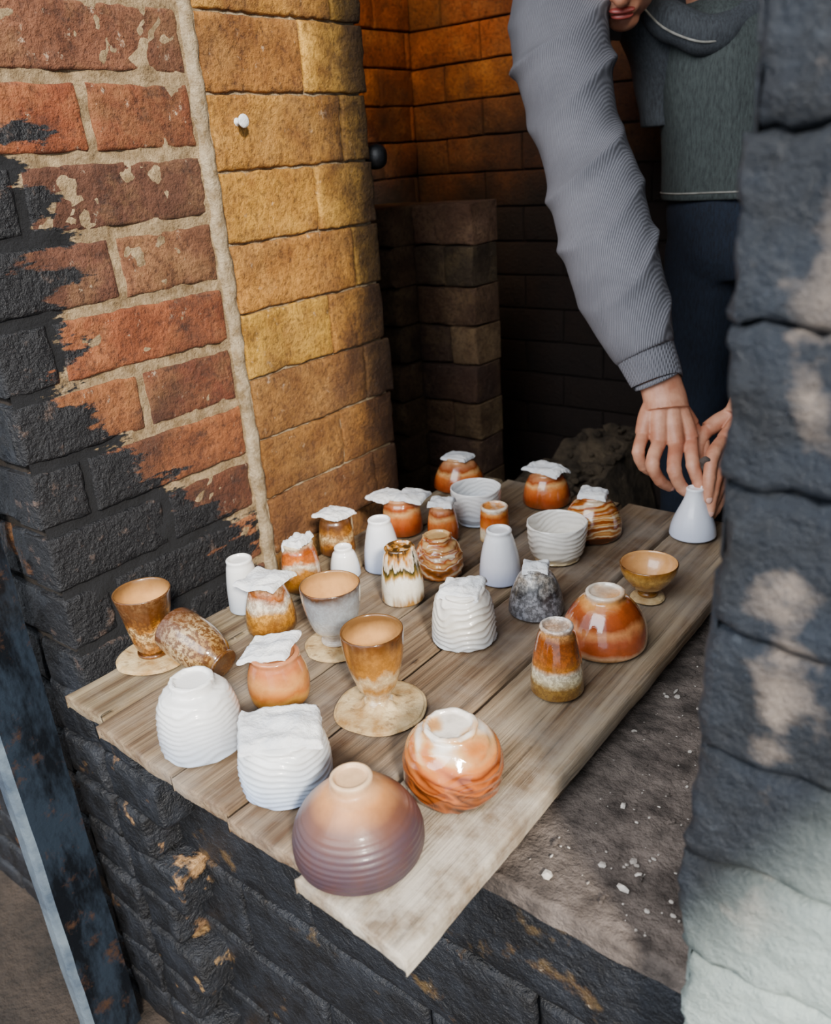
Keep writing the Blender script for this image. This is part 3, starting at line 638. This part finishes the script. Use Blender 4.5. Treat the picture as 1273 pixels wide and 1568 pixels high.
hand('right_hand',W0,
 [(-.018,-.065,.004,.030),(-.008,-.03,.002,.029),(0,0,0,.030),(.002,.018,0,.032)],
 [[(-.012,.0,.003,.018),(-.026,.03,.004,.017),(-.036,.060,.0,.0135)],
  [(-.004,.0,.0,.019),(-.011,.035,-.006,.018),(-.013,.074,-.012,.0135)],
  [(.006,.0,.0,.019),(.009,.035,-.008,.018),(.014,.078,-.016,.014)],
  [(.012,.0,.003,.018),(.026,.032,-.004,.017),(.039,.070,-.010,.014)],
  [(.01,.0,.008,.018),(.030,.022,.014,.018),(.050,.044,.018,.015)]],
 [[(-.036,.060,.0,.0112),(-.048,.090,-.016,.0100),(-.036,.112,-.002,.009),(-.016,.122,.012,.008)],
  [(-.013,.074,-.012,.0120),(-.030,.110,-.034,.0110),(-.014,.136,-.020,.0097),(.006,.146,-.004,.0085)],
  [(.014,.078,-.016,.0122),(.002,.120,-.044,.0112),(.018,.148,-.032,.0099),(.036,.158,-.018,.0088)],
  [(.039,.070,-.010,.0118),(.034,.112,-.038,.0110),(.044,.140,-.034,.0097),(.052,.162,-.028,.0085)],
  [(.050,.044,.018,.0125),(.066,.074,.010,.011),(.066,.102,-.004,.0102),(.060,.124,-.014,.009)]])
hand('left_hand',V(-.545,1.279,.200),
 [(.215,-.06,.03,.030),(.185,-.02,.02,.029),(.165,.02,.01,.030),(.155,.035,.008,.032)],
 [[(.165,.02,.0,.019),(.140,.045,-.008,.017),(.118,.065,-.014,.0135)],
  [(.165,.02,.0,.019),(.145,.055,-.006,.017),(.122,.085,-.012,.0135)],
  [(.165,.02,.0,.019),(.150,.065,.0,.017),(.130,.104,-.006,.0125)],
  [(.165,.02,.0,.019),(.158,.07,.006,.016),(.142,.118,.004,.012)],
  [(.155,.02,.01,.018),(.125,.03,.014,.016),(.100,.045,.012,.0135)]],
 [[(.118,.065,-.014,.012),(.090,.090,-.046,.011),(.080,.128,-.056,.0100),(.080,.160,-.050,.009)],
  [(.122,.085,-.012,.0118),(.098,.118,-.044,.0108),(.088,.152,-.048,.0098),(.085,.182,-.042,.0088)],
  [(.130,.104,-.006,.0112),(.106,.142,-.028,.0103),(.094,.172,-.026,.0093),(.088,.192,-.018,.0083)],
  [(.142,.118,.004,.0104),(.120,.152,-.012,.0095),(.106,.178,-.010,.0085),(.098,.192,-.004,.0077)],
  [(.100,.045,.012,.0125),(.084,.070,.004,.011),(.080,.098,-.006,.010),(.078,.120,-.012,.009)]])
A=Acc(); c=O(W0,.054,.112,-.04)
ell(A,c,.013,.011,.018); A.v=[v+noise.noise_vector(v*70)*.005 for v in A.v]
child(mkobj('clay_lump',A.v,A.f,M_conc))
# ------------------------------------------------------------ lights
def light(name,ty,loc,target,energy,col,**k):
    l=bpy.data.lights.new(name,ty); l.energy=energy; l.color=col
    for a,b in k.items(): setattr(l,a,b)
    o=bpy.data.objects.new(name,l); SC.collection.objects.link(o); o.location=loc
    o.rotation_euler=(V(*target)-V(*loc)).to_track_quat('-Z','Y').to_euler(); return o
d=V(-.81,.59,-.60)
light('sun','SUN',(0,0,5),tuple(V(0,0,5)+d),7.5,(1,.92,.80),angle=math.radians(7))
light('sky_bounce','AREA',(-.5,-2.2,2.6),(-.6,.9,0),185,(.94,.97,1),shape='RECTANGLE',size=3,size_y=2.2)
light('warm_fill','SPOT',(-1.15,1.30,1.42),(-1.60,2.05,.90),34,(1,.68,.34),spot_size=math.radians(80),spot_blend=.8,shadow_soft_size=.15)  # added spot with no visible source, for warm glow on the inner walls
w=bpy.data.worlds.new('world'); SC.world=w; w.use_nodes=True; bg=w.node_tree.nodes['Background']; bg.inputs[0].default_value=(.80,.88,1,1); bg.inputs[1].default_value=1.4
